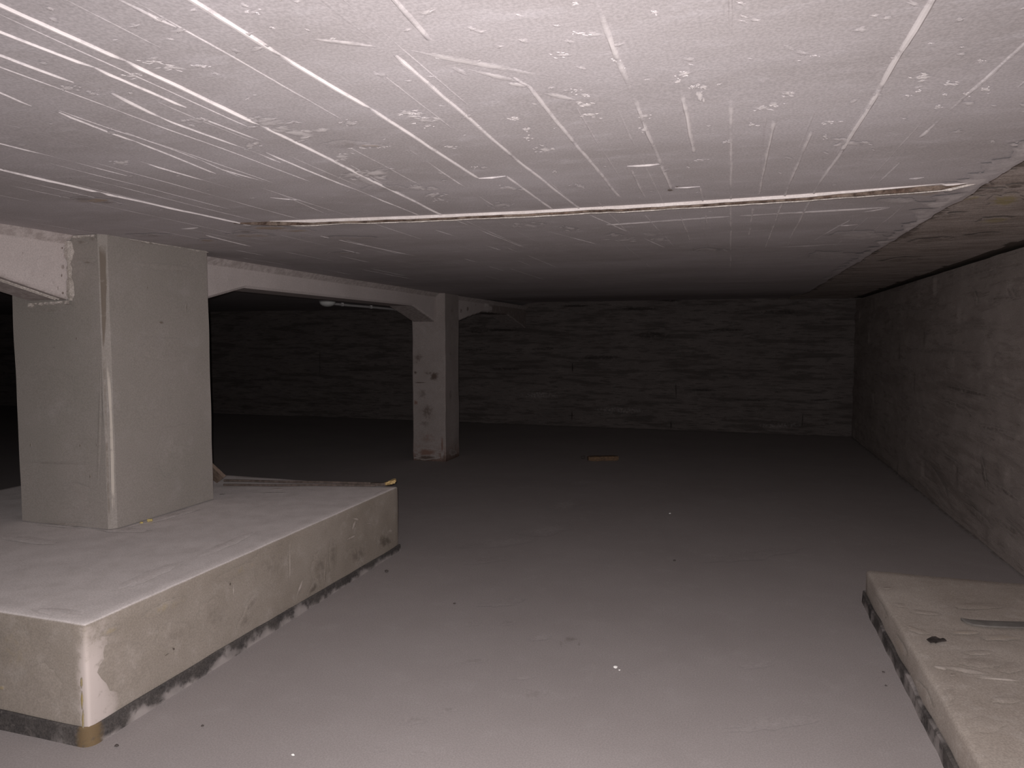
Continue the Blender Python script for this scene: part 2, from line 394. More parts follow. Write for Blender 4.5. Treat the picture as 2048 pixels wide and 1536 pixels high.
fin([(1190, 425), (1290, 410)], .02, .003, .4, .3); fin([(1180, 430), (1330, 495)], .006, .004, .4, .3); fin([(1290, 430), (1350, 495)], .006, .004, .4, .2); fin([(1352, 410), (1380, 480)], .008, .005, .55, .2)
fin([(1010, 440), (1200, 490)], .005, .003, .35, .3); fin([(905, 438), (1060, 500)], .005, .003, .4, .3); fin([(560, 470), (720, 507)], .006, .004, .5, .2); fin([(640, 472), (830, 512)], .006, .004, .45, .2); fin([(870, 460), (1000, 500)], .005, .003, .35, .3)
fin([(366, 458), (398, 455)], .02, .008, .8, 0); fin([(410, 470), (503, 493)], .012, .006, .7, .1)
fin([(1630, 480), (1700, 440)], .008, .004, .4, .2); fin([(1674, 452), (1716, 449)], .02, .006, .7); fin([(1750, 460), (1810, 410)], .007, .004, .35, .3)
fin([(1540, 496), (1740, 485)], .05, .004, .4, .3, .5); fin([(1730, 424), (1782, 415)], .02, .005, .6, .2); fin([(1818, 358), (1848, 355)], .018, .006, .75)
seamx = -3.3
while seamx < XE - .08:
    seamx += random.uniform(.085, .15)
    y0 = random.uniform(-.8, 2.2)
    while y0 < 6.0:
        y1 = y0 + random.uniform(.3, 1.5)
        fin3(seamx + random.uniform(-.01, .01), y0, min(y1, 8.0), random.uniform(.004, .007), random.uniform(.001, .0026), random.uniform(.12, .34))
        y0 = y1 + random.uniform(.4, 2.6)
# splashes of lime and trowel marks
BL = [(595, 266, 70, 14, .62), (540, 245, 60, 12, .4), (815, 224, 32, 6, .75), (826, 231, 28, 5, .75), (850, 240, 32, 7, .75), (855, 252, 12, 4, .7), (900, 293, 14, 4, .9), (748, 345, 55, 11, .72), (705, 348, 36, 9, .6),
      (683, 313, 28, 8, .6), (720, 295, 22, 4, .7), (765, 292, 14, 4, .7), (835, 374, 30, 9, .6), (865, 388, 26, 7, .65), (883, 400, 16, 4, .7), (950, 334, 8, 3, .9), (1018, 375, 26, 6, .55), (1090, 298, 24, 10, .85),
      (1052, 258, 14, 4, .8), (1055, 274, 10, 6, .8), (1030, 237, 18, 4, .8), (1370, 146, 22, 8, .9), (1357, 162, 10, 6, .85), (1400, 190, 12, 18, .9), (1408, 172, 16, 7, .8), (1385, 172, 12, 5, .7), (1235, 122, 12, 7, .9), (1245, 135, 7, 9, .8),
      (1172, 209, 24, 7, .85), (1180, 228, 18, 6, .75), (1168, 188, 14, 5, .7), (1150, 178, 10, 4, .6), (1574, 186, 18, 8, .9), (1548, 208, 18, 8, .8), (1525, 215, 26, 6, .5), (1505, 248, 12, 5, .7), (1848, 153, 28, 8, .75), (1900, 166, 22, 5, .7),
      (1972, 179, 14, 6, .9), (1935, 189, 14, 5, .9), (1890, 188, 9, 3, .7), (1875, 212, 14, 4, .7), (1815, 189, 8, 3, .8), (1838, 181, 8, 4, .7), (1288, 258, 13, 6, .9), (1290, 232, 16, 6, .6), (1658, 243, 16, 5, .8), (1650, 272, 9, 6, .65), (1458, 283, 10, 4, .8),
      (1700, 285, 40, 8, .5), (2030, 288, 24, 6, .7), (1985, 282, 8, 4, .6), (1960, 120, 10, 4, .6), (1630, 110, 10, 3, .5), (1160, 65, 20, 4, .6), (1128, 108, 26, 6, .5), (265, 152, 22, 5, .7), (350, 135, 36, 5, .5), (300, 122, 28, 4, .7), (400, 130, 22, 4, .6),
      (135, 175, 22, 9, .5), (185, 185, 18, 6, .55), (240, 325, 30, 7, .7), (390, 240, 26, 10, .55), (500, 290, 22, 9, .65), (700, 245, 18, 8, .55), (508, 22, 14, 6, .5), (1310, 25, 12, 4, .5), (1150, 5, 10, 3, .5), (1000, 410, 30, 6, .4), (1060, 450, 34, 6, .5), (1140, 455, 24, 5, .55),
      (1300, 470, 26, 5, .5), (1250, 480, 36, 4, .6), (1320, 478, 20, 6, .5), (1420, 498, 34, 5, .4), (1230, 470, 22, 4, .5), (1030, 452, 18, 6, .5), (600, 452, 12, 3, .5), (728, 489, 6, 2, .8), (1110, 342, 6, 3, .6), (1375, 333, 5, 2, .7), (1160, 372, 16, 5, .45), (1400, 318, 18, 3, .5)]
for (x, y, rx, ry, v) in BL:
    blot(mb, ell(onceil, x, y, rx * .8, ry * .8, random.uniform(-.15, .15), 12), DN, 'lime', min(1.1, v * 1.1), 0.0012, 0.45, 0.4)
    for q in range(4 + int(rx / 10)):
        t, d = random.uniform(0, 2 * pi), random.uniform(.35, 1.15); f = random.uniform(.18, .5)
        blot(mb, ell(onceil, x + rx * d * cos(t), y + ry * d * sin(t), max(2.5, rx * f), max(1.3, ry * f), random.uniform(-.3, .3), 9), DN, 'lime', min(1.1, v * random.uniform(.7, 1.3)), 0.0012, 0.5, 0.4)
for (x0, y0, x1, y1, t, v) in ((610, 76, 770, 94, 5, .55), (790, 96, 1115, 156, 7, .6), (935, 138, 1060, 168, 5, .55), (1010, 165, 1060, 172, 5, .6), (1080, 184, 1160, 200, 5, .6), (900, 132, 940, 150, 5, .45), (700, 345, 760, 372, 8, .45)):
    a = math.atan2(y1 - y0, x1 - x0); l = math.hypot(x1 - x0, y1 - y0) / 2
    blot(mb, ell(onceil, (x0 + x1) / 2, (y0 + y1) / 2, l, t, a, 14), DN, 'lime', v, 0.0016, 0.25, 0.6)
for i in range(110):
    p = Vector((random.uniform(-3.3, .8), random.uniform(-.8, 1.05), 0)); rr = random.uniform(.006, .025)
    blot(mb, ell(lambda a, b: Vector((a, b, zceil(a, b))), p.x, p.y, rr * 1.3, rr * .8, random.uniform(-.4, .4), 9), DN, 'lime', random.uniform(.3, .8), 0.0012, 0.5, 0.35)
for i in range(150):
    x, y = random.uniform(0, 2048), random.uniform(0, 520)
    p = onceil(x, y)
    if p.x > XE - 0.05 or p.y > 9 or (p.x < -3.3 and p.y > 2.2): continue
    r = random.uniform(3, 11) * (0.5 + 1.0 * (520 - y) / 520)
    blot(mb, ell(onceil, x, y, r * 1.6, r * .5, random.uniform(-.4, .4), 9), DN, 'lime', random.uniform(.25, .6), 0.0012, 0.55, 0.3)
for i in range(44):
    y = 2.3 + i * .11 + random.uniform(-.05, .05); wd = random.uniform(.03, .13) * (1.2 if y < 4 else .8)
    blot(mb, [Vector((XE - wd, y, ZC - .004)), Vector((XE + .012, y - .05, ZC - .004)), Vector((XE + .014, y + random.uniform(.1, .3), ZC - .004)), Vector((XE - wd * .5, y + .16, ZC - .004))], DN, 'lime', random.uniform(.3, .75) * (1 if y < 4.5 else .6), .0005, .25, .5)
for (x, y, rx, ry, k, v) in ((190, 400, 50, 6, 'rust', .7), (170, 397, 34, 5, 'dirt_shade', .55), (215, 403, 30, 4, 'dirt_shade', .5), (1340, 379, 8, 3, 'dirt_shade', 1.3), (1354, 372, 4, 2, 'dirt_shade', 1.0), (690, 287, 60, 10, 'dirt_shade', .28), (770, 375, 60, 8, 'dirt_shade', .25), (740, 290, 36, 4, 'rust', .45),
        (490, 462, 30, 4, 'dirt_shade', .6), (540, 455, 60, 5, 'rust', .7), (500, 470, 60, 6, 'rust', .5), (415, 480, 26, 4, 'rust', .6), (590, 460, 50, 4, 'rust', .6), (300, 470, 60, 5, 'dirt_shade', .4), (1900, 372, 60, 7, 'rust', .6), (1960, 350, 30, 8, 'rust', .6), (1985, 335, 30, 6, 'lime', .7), (1840, 385, 70, 6, 'rust', .45),
        (1800, 400, 50, 8, 'lime', .4), (1720, 470, 70, 14, 'lime', .38), (1660, 510, 60, 12, 'lime', .3), (1930, 365, 60, 3, 'lime', .8), (700, 475, 60, 5, 'rust', .3), (690, 505, 30, 3, 'rust', .4)):
    blot(mb, ell(onceil, x, y, rx, ry, 0, 12), DN, k, v, 0.0019, 0.3, 0.5)
struct(mb.build('ceiling', M['ceiling'], fix=False))

# rough strip of ceiling beside the side wall
mb = MB()
mb.grid([[(Vector((x, y, ZS + 0.006 * nz((x, y, 0), 1.7, 2) + 0.003 * nz((x, y, 0), 5, 3))), {'dirt_shade': 1.8 if x > XW - .035 + .02 * nz((0, y, 0), 4, 1) else 0.0}) for x in lin(XE - 0.02, XW - .04, 0.06) + lin(XW - .03, XW + .22, .01)] for y in lin(-1, YB + 0.2, 0.09)])  # edge at the wall blackened: shade of the gap put into the colour
def onstrip(x, y): return onz(x, y, ZS - 0.006)
for (x, y, rx, ry, k, v) in ((2010, 400, 45, 16, 'rust', .8), (1990, 440, 50, 8, 'rust', .6), (1940, 395, 40, 6, 'rust', .6), (2030, 372, 26, 5, 'dirt_shade', .8), (1990, 380, 40, 5, 'dirt_shade', .6), (1900, 430, 50, 6, 'dirt_shade', .5), (1960, 470, 50, 5, 'dirt_shade', .4), (1860, 480, 60, 5, 'dirt_shade', .4), (1800, 520, 60, 6, 'dirt_shade', .4)):
    blot(mb, ell(onstrip, x, y, rx, ry, -.1, 12), DN, k, v, 0.002, 0.3, 0.5)
for i in range(50):                                                  # dirty seam along the slab's edge
    y0 = 2 + i * 0.17
    blot(mb, [Vector((XE, y0, ZS - .006)), Vector((XE + random.uniform(.10, .2), y0 + .02, ZS - .006)), Vector((XE + random.uniform(.10, .22), y0 + .18, ZS - .006)), Vector((XE, y0 + .2, ZS - .006))], DN, 'dirt_shade', .75, .002, .2, .6)
struct(mb.build('ceiling', M['strip'], fix=False))

# ------------------------------------------------------------------ walls
def board(h, t, z, seed):
    """relief of a board-marked wall at run t, height z"""
    k = int((z + 0.02 * nz((t * 0.25, 0, 0), 1, seed)) / h)
    fr = z / h - k
    r = mnoise.cell(Vector((k * 3.7 + seed, int(t / 2.9 + k * 0.37), 1.0)))
    d = 0.012 * (r - 0.5) + 0.010 * nz((t * 0.9, k * 5.0, 0), 1.0, seed) + 0.006 * nz((t * 5, z * 12, 0), 1, seed + 2)
    if fr < 0.16: d -= 0.012 * max(0, 0.4 + nz((t * 1.3, k * 9.1, 0), 1, seed + 4) * 1.6)
    return d
mb = MB()
xs = lin(XFAR, -9, 0.2)[:-1] + lin(-9, XW + .1, 0.04); zs = lin(-0.03, 2.25, 0.022)
mb.grid([[Vector((x, YB - 0.5 * board(0.113, x, z, 1.0), z)) for x in xs] for z in zs])
def onb(x, y): return ony(x, y, YB - 0.022)
for (x, y, rx, ry, k, v) in ((1200, 715, 70, 8, 'dirt_shade', .7), (1300, 670, 60, 10, 'dirt_shade', .7), (1280, 618, 60, 6, 'dirt_shade', .8), (1150, 612, 50, 4, 'dirt_shade', .8), (1340, 600, 30, 6, 'dirt_shade', .9), (1090, 697, 40, 6, 'dirt_shade', .6), (1010, 738, 60, 4, 'dirt_shade', .7), (1110, 755, 30, 5, 'dirt_shade', .6), (950, 700, 40, 6, 'dirt_shade', .5),
        (1450, 660, 70, 5, 'dirt_shade', .6), (1560, 625, 60, 8, 'dirt_shade', .6), (1620, 700, 60, 4, 'dirt_shade', .5), (1400, 780, 60, 3, 'dirt_shade', .7), (1500, 800, 60, 3, 'dirt_shade', .7), (1640, 800, 40, 3, 'dirt_shade', .7), (1145, 735, 2, 16, 'dirt_shade', 1), (1144, 830, 2, 18, 'dirt_shade', .9), (1352, 780, 2, 24, 'dirt_shade', .8), (1342, 850, 2, 14, 'dirt_shade', 1), (1050, 630, 2, 26, 'dirt_shade', .7),
        (1605, 840, 2, 22, 'dirt_shade', .8), (1000, 660, 70, 5, 'dirt_shade', .8), (960, 660, 50, 12, 'dirt_shade', .6), (1080, 790, 60, 12, 'lime', .2), (1240, 820, 80, 10, 'lime', .2), (1560, 850, 70, 8, 'lime', .22), (640, 725, 2, 40, 'dirt_shade', .6), (520, 760, 60, 4, 'dirt_shade', .5), (720, 740, 50, 4, 'dirt_shade', .5)):
    blot(mb, ell(onb, x, y, rx, ry, random.uniform(-.03, .03), 12), (0, -1, 0), k, v, 0.002, 0.3, 0.5)
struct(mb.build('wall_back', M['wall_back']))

mb = MB()
ys = lin(-1.0, 2.5, 0.3)[:-1] + lin(2.5, YB + .1, 0.04); zs = lin(-0.03, 2.1, 0.03)
rows = [[Vector((XW - 0.5 * board(0.16, y, z, 7.0), y, z)) for y in ys] for z in zs]
rows.append([Vector((XW + 0.006, y, 2.100 + .006 * nz((0, y, 0), 3))) for y in ys])
for x, z in ((.015, 2.100), (.2, 2.100), (.2, 2.2)): rows.append([(Vector((XW + x, y, z)), {'dirt_shade': 1.8}) for y in ys])  # inside of the gap coloured dark in place of its shade
mb.grid(rows)
def onw(x, y): return onx(x, y, XW - 0.012)
for (x0, y0, x1, y1, t, v) in ((1860, 765, 2030, 805, 6, .55), (1870, 795, 1960, 828, 6, .5), (1930, 845, 2040, 870, 5, .45), (1990, 780, 2048, 800, 5, .35), (1960, 600, 2048, 594, 3, .45), (1945, 575, 1955, 615, 5, .3), (2015, 575, 2030, 600, 6, .3), (1900, 562, 2030, 524, 4, .4), (1880, 905, 1930, 940, 4, .5), (1980, 960, 2048, 1010, 5, .5),
        (1960, 900, 1975, 990, 4, .5), (2000, 1040, 2048, 1080, 7, .45), (1850, 650, 2040, 655, 4, .35), (1800, 700, 1990, 712, 4, .35), (1770, 610, 1880, 625, 4, .35), (1850, 920, 1900, 1000, 7, .3), (1920, 1000, 1990, 1060, 8, .35)):
    a = math.atan2(y1 - y0, x1 - x0); l = math.hypot(x1 - x0, y1 - y0) / 2
    blot(mb, ell(onw, (x0 + x1) / 2, (y0 + y1) / 2, l, t, a, 14), (-1, 0, 0), 'dirt_shade', v, 0.002, 0.25, 0.5)
struct(mb.build('wall_right', M['wall_right']))

mb = MB()
mb.grid([[Vector((XFAR + 0.4 * board(0.12, y, z, 3.0), y, z)) for y in lin(-1, YB + .1, 0.2)] for z in lin(-.03, 2.2, .06)])
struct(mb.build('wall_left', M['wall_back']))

# ------------------------------------------------------------------ expansion joint across the ceiling
J = empty('expansion_joint', (-0.55, 2.95, ZC), 'long brown-filled joint with bright mortar lips crossing the whole ceiling', 'ceiling joint')
JP = [(-2.45, 2.84), (-2.2, 2.865), (-1.97, 2.887), (-1.4, 2.945), (-.845, 2.985), (-.3, 2.985), (.2, 2.96), (.55, 2.925), (XE - .01, 2.895)]
def jy(x):
    for (a, b), (c, d) in zip(JP, JP[1:]):
        if a <= x <= c: return b + (d - b) * (x - a) / (c - a)
    return JP[-1][1]
def jstrip(name, dy, thick, drop, x0, x1, mat, rough, label=None, prof=None, key=None):
    m = MB(); rows = []
    for x in lin(x0, x1, 0.02):
        y = jy(x) + dy + 0.004 * nz((x, 0, 0), 3, 2); z = zceil(x, y)
        t = min(1, (x - x0) / 0.25 + .15) * min(1, (x1 - x) / 0.1 + .2)
        h = drop * t * (1 + rough * (nz((x, dy, 0), 6, 4) + .6 * nz((x, dy, 0), 21, 5)))
        if prof: h *= prof(x)
        h = max(h, 0.0008); a = {key: 0.35 + .5 * nz((x, 0, 0), 9, 7)} if key else {}
        rows.append([(Vector((x, y, z + .004)), a), (Vector((x, y + thick * .1, z - h)), a), (Vector((x, y + thick * .9, z - h)), a), (Vector((x, y + thick, z + .004)), a)])
    m.grid(rows)
    return m.build(name, mat, J, origin=J.location)
jstrip('near_lip', 0.0, 0.012, 0.0125, -2.1, XE - .02, M['joint_lip'], .18, prof=lambda x: 1.0 if x < .25 else max(.08, 1 - (x - .25) * 1.9) if x < .72 else .8)
jstrip('filler_board', 0.014, 0.014, 0.0195, -2.3, XE - .05, M['joint_fill'], .12, key='lime')
jstrip('far_lip', 0.030, 0.010, 0.0232, -2.2, XE - .02, M['mortar'], .2, prof=lambda x: .98 if x < .1 else .95)
for o, l in zip(J.children, ('bright mortar lip', 'dark brown filler', 'thin pale mortar lip')): o['label'] = l

# ------------------------------------------------------------------ big pillar
def prism(mb, outline, zs, amp=0.002, attr=None, seed=0.0, cap=True):
    pts = []
    for z in zs:
        row = []
        for (x, y) in outline:
            p = Vector((x, y, z)); q = p + Vector((nz(p, 5, seed), nz(p, 5, seed + 3), 0)) * amp
            row.append((q, attr(q) if attr else {}))
        pts.append(row)
    idx = mb.grid(pts, closed=True)
    if cap:
        mb.f.append(tuple(idx[-1])); mb.f.append(tuple(reversed(idx[0])))
def chamfer_rect(x0, x1, y0, y1, c, step=0.08):
    P = [(x0 + c, y0), (x1 - c, y0), (x1, y0 + c), (x1, y1 - c), (x1 - c, y1), (x0 + c, y1), (x0, y1 - c), (x0, y0 + c)]
    out = []
    for i in range(8):
        a, b = P[i], P[(i + 1) % 8]; l = math.hypot(b[0] - a[0], b[1] - a[1]); n = max(1, int(l / step))
        for k in range(n): out.append((a[0] + (b[0] - a[0]) * k / n, a[1] + (b[1] - a[1]) * k / n))
    return out

pil = empty('concrete_pillar', ((PX0 + PX1) / 2, (PY0 + PY1) / 2, QH), 'big square grey concrete pillar standing on the high plinth at left', 'pillar')
mb = MB(); CH = 0.032
prism(mb, chamfer_rect(PX0, PX1, PY0, PY1, CH), lin(QH + 0.0072, ZC + 0.012, 0.05), 0.0025, seed=1)
def pf(x, y): return clampv(ony(x, y, PY0 - 0.003), (PX0 + .035, -9, QH + .005), (PX1 - .035, 9, ZC - .005))
def pr(x, y): return clampv(onx(x, y, PX1 + 0.003), (-9, PY0 + .035, QH + .005), (9, PY1 - .035, ZC - .005))
FN, RN = (0, -1, 0), (1, 0, 0)
# chamfer: dirty upper length, pale scraped lower length
cn = Vector((1, -1, 0)).normalized()
def ch(z, s): return Vector((PX1 - CH / 2, PY0 + CH / 2, z)) + Vector((1, 1, 0)).normalized() * s * CH * .66 + cn * .0045
blot(mb, [ch(2.05, -.95), ch(2.05, .9), ch(1.92, .75), ch(1.8, .8), ch(1.7, .45), ch(1.58, .3), ch(1.4, -.5), ch(1.4, -.95), ch(1.6, -.95), ch(1.8, -.95)], cn, 'dirt_shade', 1.0, .0008, .12, .72)
blot(mb, [ch(.9, -1), ch(.9, -.4), ch(1.2, -.3), ch(1.5, -.1), ch(1.5, -1), ch(1.2, -1)], cn, 'dirt_shade', .5, .001, .2, .5)
blot(mb, [ch(.5, -.2), ch(.5, .7), ch(.8, .9), ch(1.15, .9), ch(1.42, .7), ch(1.42, -.2), ch(1.15, .1), ch(.8, -.1)], cn, 'lime', .95, .0015, .15, .7)
blot(mb, [ch(.5, -1), ch(.5, -.5), ch(1.0, -.4), ch(1.0, -1)], cn, 'dirt_shade', .6, .001, .1, .7)
for (x, y, rx, ry, k, v) in ((322, 645, 7, 4, 'dirt_shade', .9), (294, 575, 2, 3, 'dirt_shade', .9), (372, 615, 3, 14, 'dirt_shade', .45), (330, 535, 80, 8, 'lime', .2), (345, 541, 60, 3, 'dirt_shade', .25), (330, 700, 60, 30, 'dirt_shade', .14), (300, 485, 70, 4, 'dirt_shade', .5), (380, 494, 30, 4, 'dirt_shade', .5), (350, 900, 50, 60, 'lime', .12)):  # dark line at the head: grime with shadow under the ceiling painted in
    blot(mb, ell(pr, x, y, rx, ry, .1, 10), RN, k, v, .0015, .2, .4)
for (x, y, rx, ry, k, v) in ((178, 525, 14, 3, 'dirt_shade', .7), (175, 520, 30, 4, 'dirt_shade', .3), (165, 485, 14, 5, 'dirt_shade', .6), (190, 478, 14, 5, 'dirt_shade', .5), (154, 677, 3, 3, 'dirt_shade', .8), (110, 695, 4, 2, 'dirt_shade', .7), (62, 890, 2, 6, 'dirt_shade', .8), (161, 891, 2, 5, 'dirt_shade', .9), (194, 890, 2, 4, 'dirt_shade', .7), (181, 953, 2, 5, 'dirt_shade', .9),
        (110, 926, 90, 1.6, 'dirt_shade', .45), (100, 620, 40, 7, 'dirt_shade', .45), (120, 1048, 80, 4, 'dirt_shade', .4), (100, 780, 60, 50, 'dirt_shade', .12), (150, 990, 40, 30, 'dirt_shade', .12), (212, 810, 5, 60, 'dirt_shade', .3), (200, 850, 4, 160, 'dirt_shade', .25)):  # the wide mark below the beam end is its shadow, painted on
    blot(mb, ell(pf, x, y, rx, ry, .03, 10), FN, k, v, .0015, .2, .4)
mb.build('shaft', M['pillar'], pil, origin=pil.location, angle=25)
# mortar squeezed out round the pillar's head
mb = MB()
def squeeze(mb, a, b, out, dn, w0, w1, n=40, seed=0.0):
    a, b, out, dn = Vector(a), Vector(b), Vector(out), Vector(dn); rows = []
    for i in range(n + 1):
        p = a.lerp(b, i / n); k = w0 + w1 * (nz(p, 13, seed) + .7 * nz(p, 37, seed + 2)); k = max(k, .002)
        rows.append([p - out * .004, p + out * k * .6 + dn * .001, p + out * k * .7 + dn * k * .8, p + dn * k - out * .004])
    mb.grid(rows)
zt = zceil(-3.2, 3.0) - .0015
squeeze(mb, (BEAM_X1 + .01, PY0, zt), (PX1 - CH, PY0, zt), (0, -1, 0), (0, 0, -1), .014, .016, seed=1)
squeeze(mb, (PX1, PY0 + CH, zt), (PX1, PY1 - .02, zt), (1, 0, 0), (0, 0, -1), .007, .012, n=60, seed=2)
mb.build('mortar_fin', M['mortar'], pil, origin=pil.location)['label'] = 'ragged pale mortar fin at the head'

# ------------------------------------------------------------------ plinth
pl = empty('concrete_plinth', ((QX0 + QX1) / 2, (QY0 + QY1) / 2, 0), 'high square concrete plinth under the big pillar at left', 'plinth')
mb = MB()
def corner_lime(p):
    if p.x < QX1 - .016 or p.y > QY0 + .3 or p.z > QH - .01: return {}
    a = max(0, min(1, (.15 + .05 * nz(p, 6, 2) - (p.y - QY0)) / .07)); b = max(0, min(1, (.43 - p.z) / .14))
    return {'lime': a * (.35 + .75 * b)}
rbox(mb, (QX0, QY0, 0.004), (QX1, QY1, QH), 0.014, 0.045, 0.0022, 7, attr=corner_lime, seed=3)
def qr(x, y): return clampv(onx(x, y, QX1 + 0.0035), (-9, QY0 + .012, .06), (9, QY1 - .012, QH - .012))
def qf(x, y): return clampv(ony(x, y, QY0 - 0.0035), (-9, -9, .06), (QX1 - .012, 9, QH - .012))
def qt(x, y): return clampv(onz(x, y, QH + 0.0022), (QX0, QY0 + .012, 0), (QX1 - .012, QY1 - .012, 9))
TN = (0, 0, 1)
for (x, y, rx, ry, an, k, v) in ((250, 1330, 60, 60, 0, 'lime', .16), (347, 1297, 4, 5, 0, 'dirt_shade', 1.50), (333, 1309, 8, 2, -.6, 'dirt_shade', .80), (460, 1168, 2.5, 5, .1, 'dirt_shade', 1.40), (467, 1180, 1.5, 14, 0, 'lime', .5),
        (540, 1150, 6, 5, 0, 'rust', .75), (543, 1149, 4, 3, 0, 'lime', .9), (580, 1120, 1.6, 60, 0, 'lime', .45), (600, 1175, 3, 26, .35, 'lime', .7), (708, 1050, 3, 14, .3, 'lime', .7), (712, 1038, 10, 3, .2, 'lime', .6), (703, 1075, 14, 3, -.5, 'lime', .6), (738, 1047, 8, 2, 0, 'lime', .5), (780, 1062, 7, 4, -.5, 'lime', .5),
        (625, 1180, 8, 30, .5, 'dirt_shade', .68), (580, 1228, 36, 14, -.5, 'dirt_shade', .85), (540, 1120, 40, 60, 0, 'dirt_shade', .27), (640, 1140, 20, 50, 0, 'dirt_shade', .42), (665, 1110, 10, 40, 0, 'dirt_shade', .42), (770, 1085, 20, 24, -.4, 'dirt_shade', .77), (715, 1110, 30, 24, -.3, 'dirt_shade', .51), (430, 1230, 40, 40, 0, 'dirt_shade', .31), (350, 1270, 50, 30, 0, 'dirt_shade', .26),
        (490, 1240, 12, 30, .6, 'dirt_shade', .42), (500, 1210, 8, 30, .5, 'dirt_shade', .42), (650, 1155, 2, 50, .05, 'dirt_shade', .51), (330, 1215, 60, 12, -.42, 'rust', .28), (480, 1140, 60, 10, -.4, 'rust', .25), (220, 1262, 30, 8, -.4, 'rust', .35)):
    blot(mb, ell(qr, x, y, rx, ry, an, 12), RN, k, v, .0012, .22, .3)
for (x, y, rx, ry, an, k, v) in ((80, 1370, 50, 50, 0, 'dirt_shade', .13), (95, 1385, 22, 16, 0, 'dirt_shade', .18), (30, 1300, 40, 60, 0, 'rust', .16), (165, 1400, 3, 22, 0, 'rust', 1.0), (167, 1440, 3, 26, 0, 'rust', .9), (164, 1365, 3, 14, 0, 'rust', .7), (5, 1375, 8, 6, 0, 'rust', .5)):
    blot(mb, ell(qf, x, y, rx, ry, an, 12), FN, k, v, .0012, .2, .5)
for (x, y, rx, ry, an, k, v) in ((555, 978, 16, 2, -.05, 'lime', .9), (445, 989, 12, 1.5, 0, 'dirt_shade', .7), (550, 986, 40, 2.5, 0, 'dirt_shade', .4), (760, 985, 16, 3, -.4, 'lime', .5), (300, 1042, 14, 3, -.2, 'rust', .7), (150, 1052, 90, 4, .05, 'dirt_shade', .4), (330, 1035, 80, 5, -.25, 'dirt_shade', .28), (60, 1080, 70, 8, .1, 'dirt_shade', .2),
        (450, 1090, 80, 7, -.4, 'lime', .2), (300, 1150, 90, 10, -.38, 'lime', .22), (120, 1225, 60, 10, .1, 'lime', .25), (250, 1060, 60, 6, 0, 'dirt_shade', .2)):
    blot(mb, ell(qt, x, y, rx, ry, an, 12), TN, k, v, .0012, .22, .5)
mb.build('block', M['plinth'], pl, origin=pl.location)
# bitumen edge strip round the foot
def edge_strip(mb, path, thick, hfun, attr, r=0.05):
    """path: list of (x,y) in plan, outward to the right of travel"""
    rows = []
    for i, (x, y) in enumerate(path):
        a = Vector(path[max(0, i - 1)]); b = Vector(path[min(len(path) - 1, i + 1)])
        d = (b - a).normalized(); o = Vector((d.y, -d.x))
        p = Vector((x, y)); h = hfun(p, i); t = thick * (1 + .25 * nz((x, y, 0), 8))
        row = []
        for (k, z) in ((0, h), (.5, h + .002), (1, h - .004), (1.05, h * .66), (1.1, h * .33), (1.2, -0.002)):
            q = p + o * t * k; v = Vector((q.x, q.y, z)); row.append((v, attr(v, h)))
        rows.append(row)
    mb.grid(rows)
def path_round(corner_in, p0, p1, r=0.05, step=0.03):
    """two legs meeting at a rounded corner"""
    c = Vector(corner_in); d0 = (Vector(p0) - c).normalized(); d1 = (Vector(p1) - c).normalized()
    A = c + d0 * r; B = c + d1 * r; ctr = c + (d0 + d1) * r
    l0 = (Vector(p0) - A).length; n0 = int(l0 / step); out = [Vector(p0).lerp(A, i / n0) for i in range(n0)]
    for i in range(9):
        t = i / 8 * pi / 2; out.append(ctr - d1 * r * cos(t) - d0 * r * sin(t) if True else A)
    l1 = (Vector(p1) - B).length; n1 = int(l1 / step); out += [B.lerp(Vector(p1), i / n1) for i in range(1, n1 + 1)]
    return out
mb = MB()
pth = path_round((QX1, QY0), (QX0, QY0), (QX1, QY1 + .004), 0.03)
def hs(p, i): return (0.072 if p.y < 2.6 else 0.072 - 0.028 * min(1, (p.y - 2.6) / 1.6)) + .003 * nz((p.x, p.y, 0), 6)
def at(v, h):
    d = {}
    if v.x > QX1 - .02 and v.y > QY0 + .06:
        low = 1 - v.z / h
        d['lime'] = max(0, min(1.2, low * 1.1 - .25 + .9 * nz(v, 9, 3) + .5 * nz(v, 22, 8)))
    else: d['lime'] = max(0, .8 * nz(v, 10, 6) - .1 + (.4 if v.z < .012 else 0))
    if abs(v.x - QX1) < .06 and abs(v.y - QY0) < .05: d['rust'] = .9; d['lime'] = 0
    return d
edge_strip(mb, pth, 0.011, hs, at)
mb.build('edge_strip', M['strip_foam'], pl, origin=pl.location)['label'] = 'dark bitumen strip round the foot, crusted with grey screed'

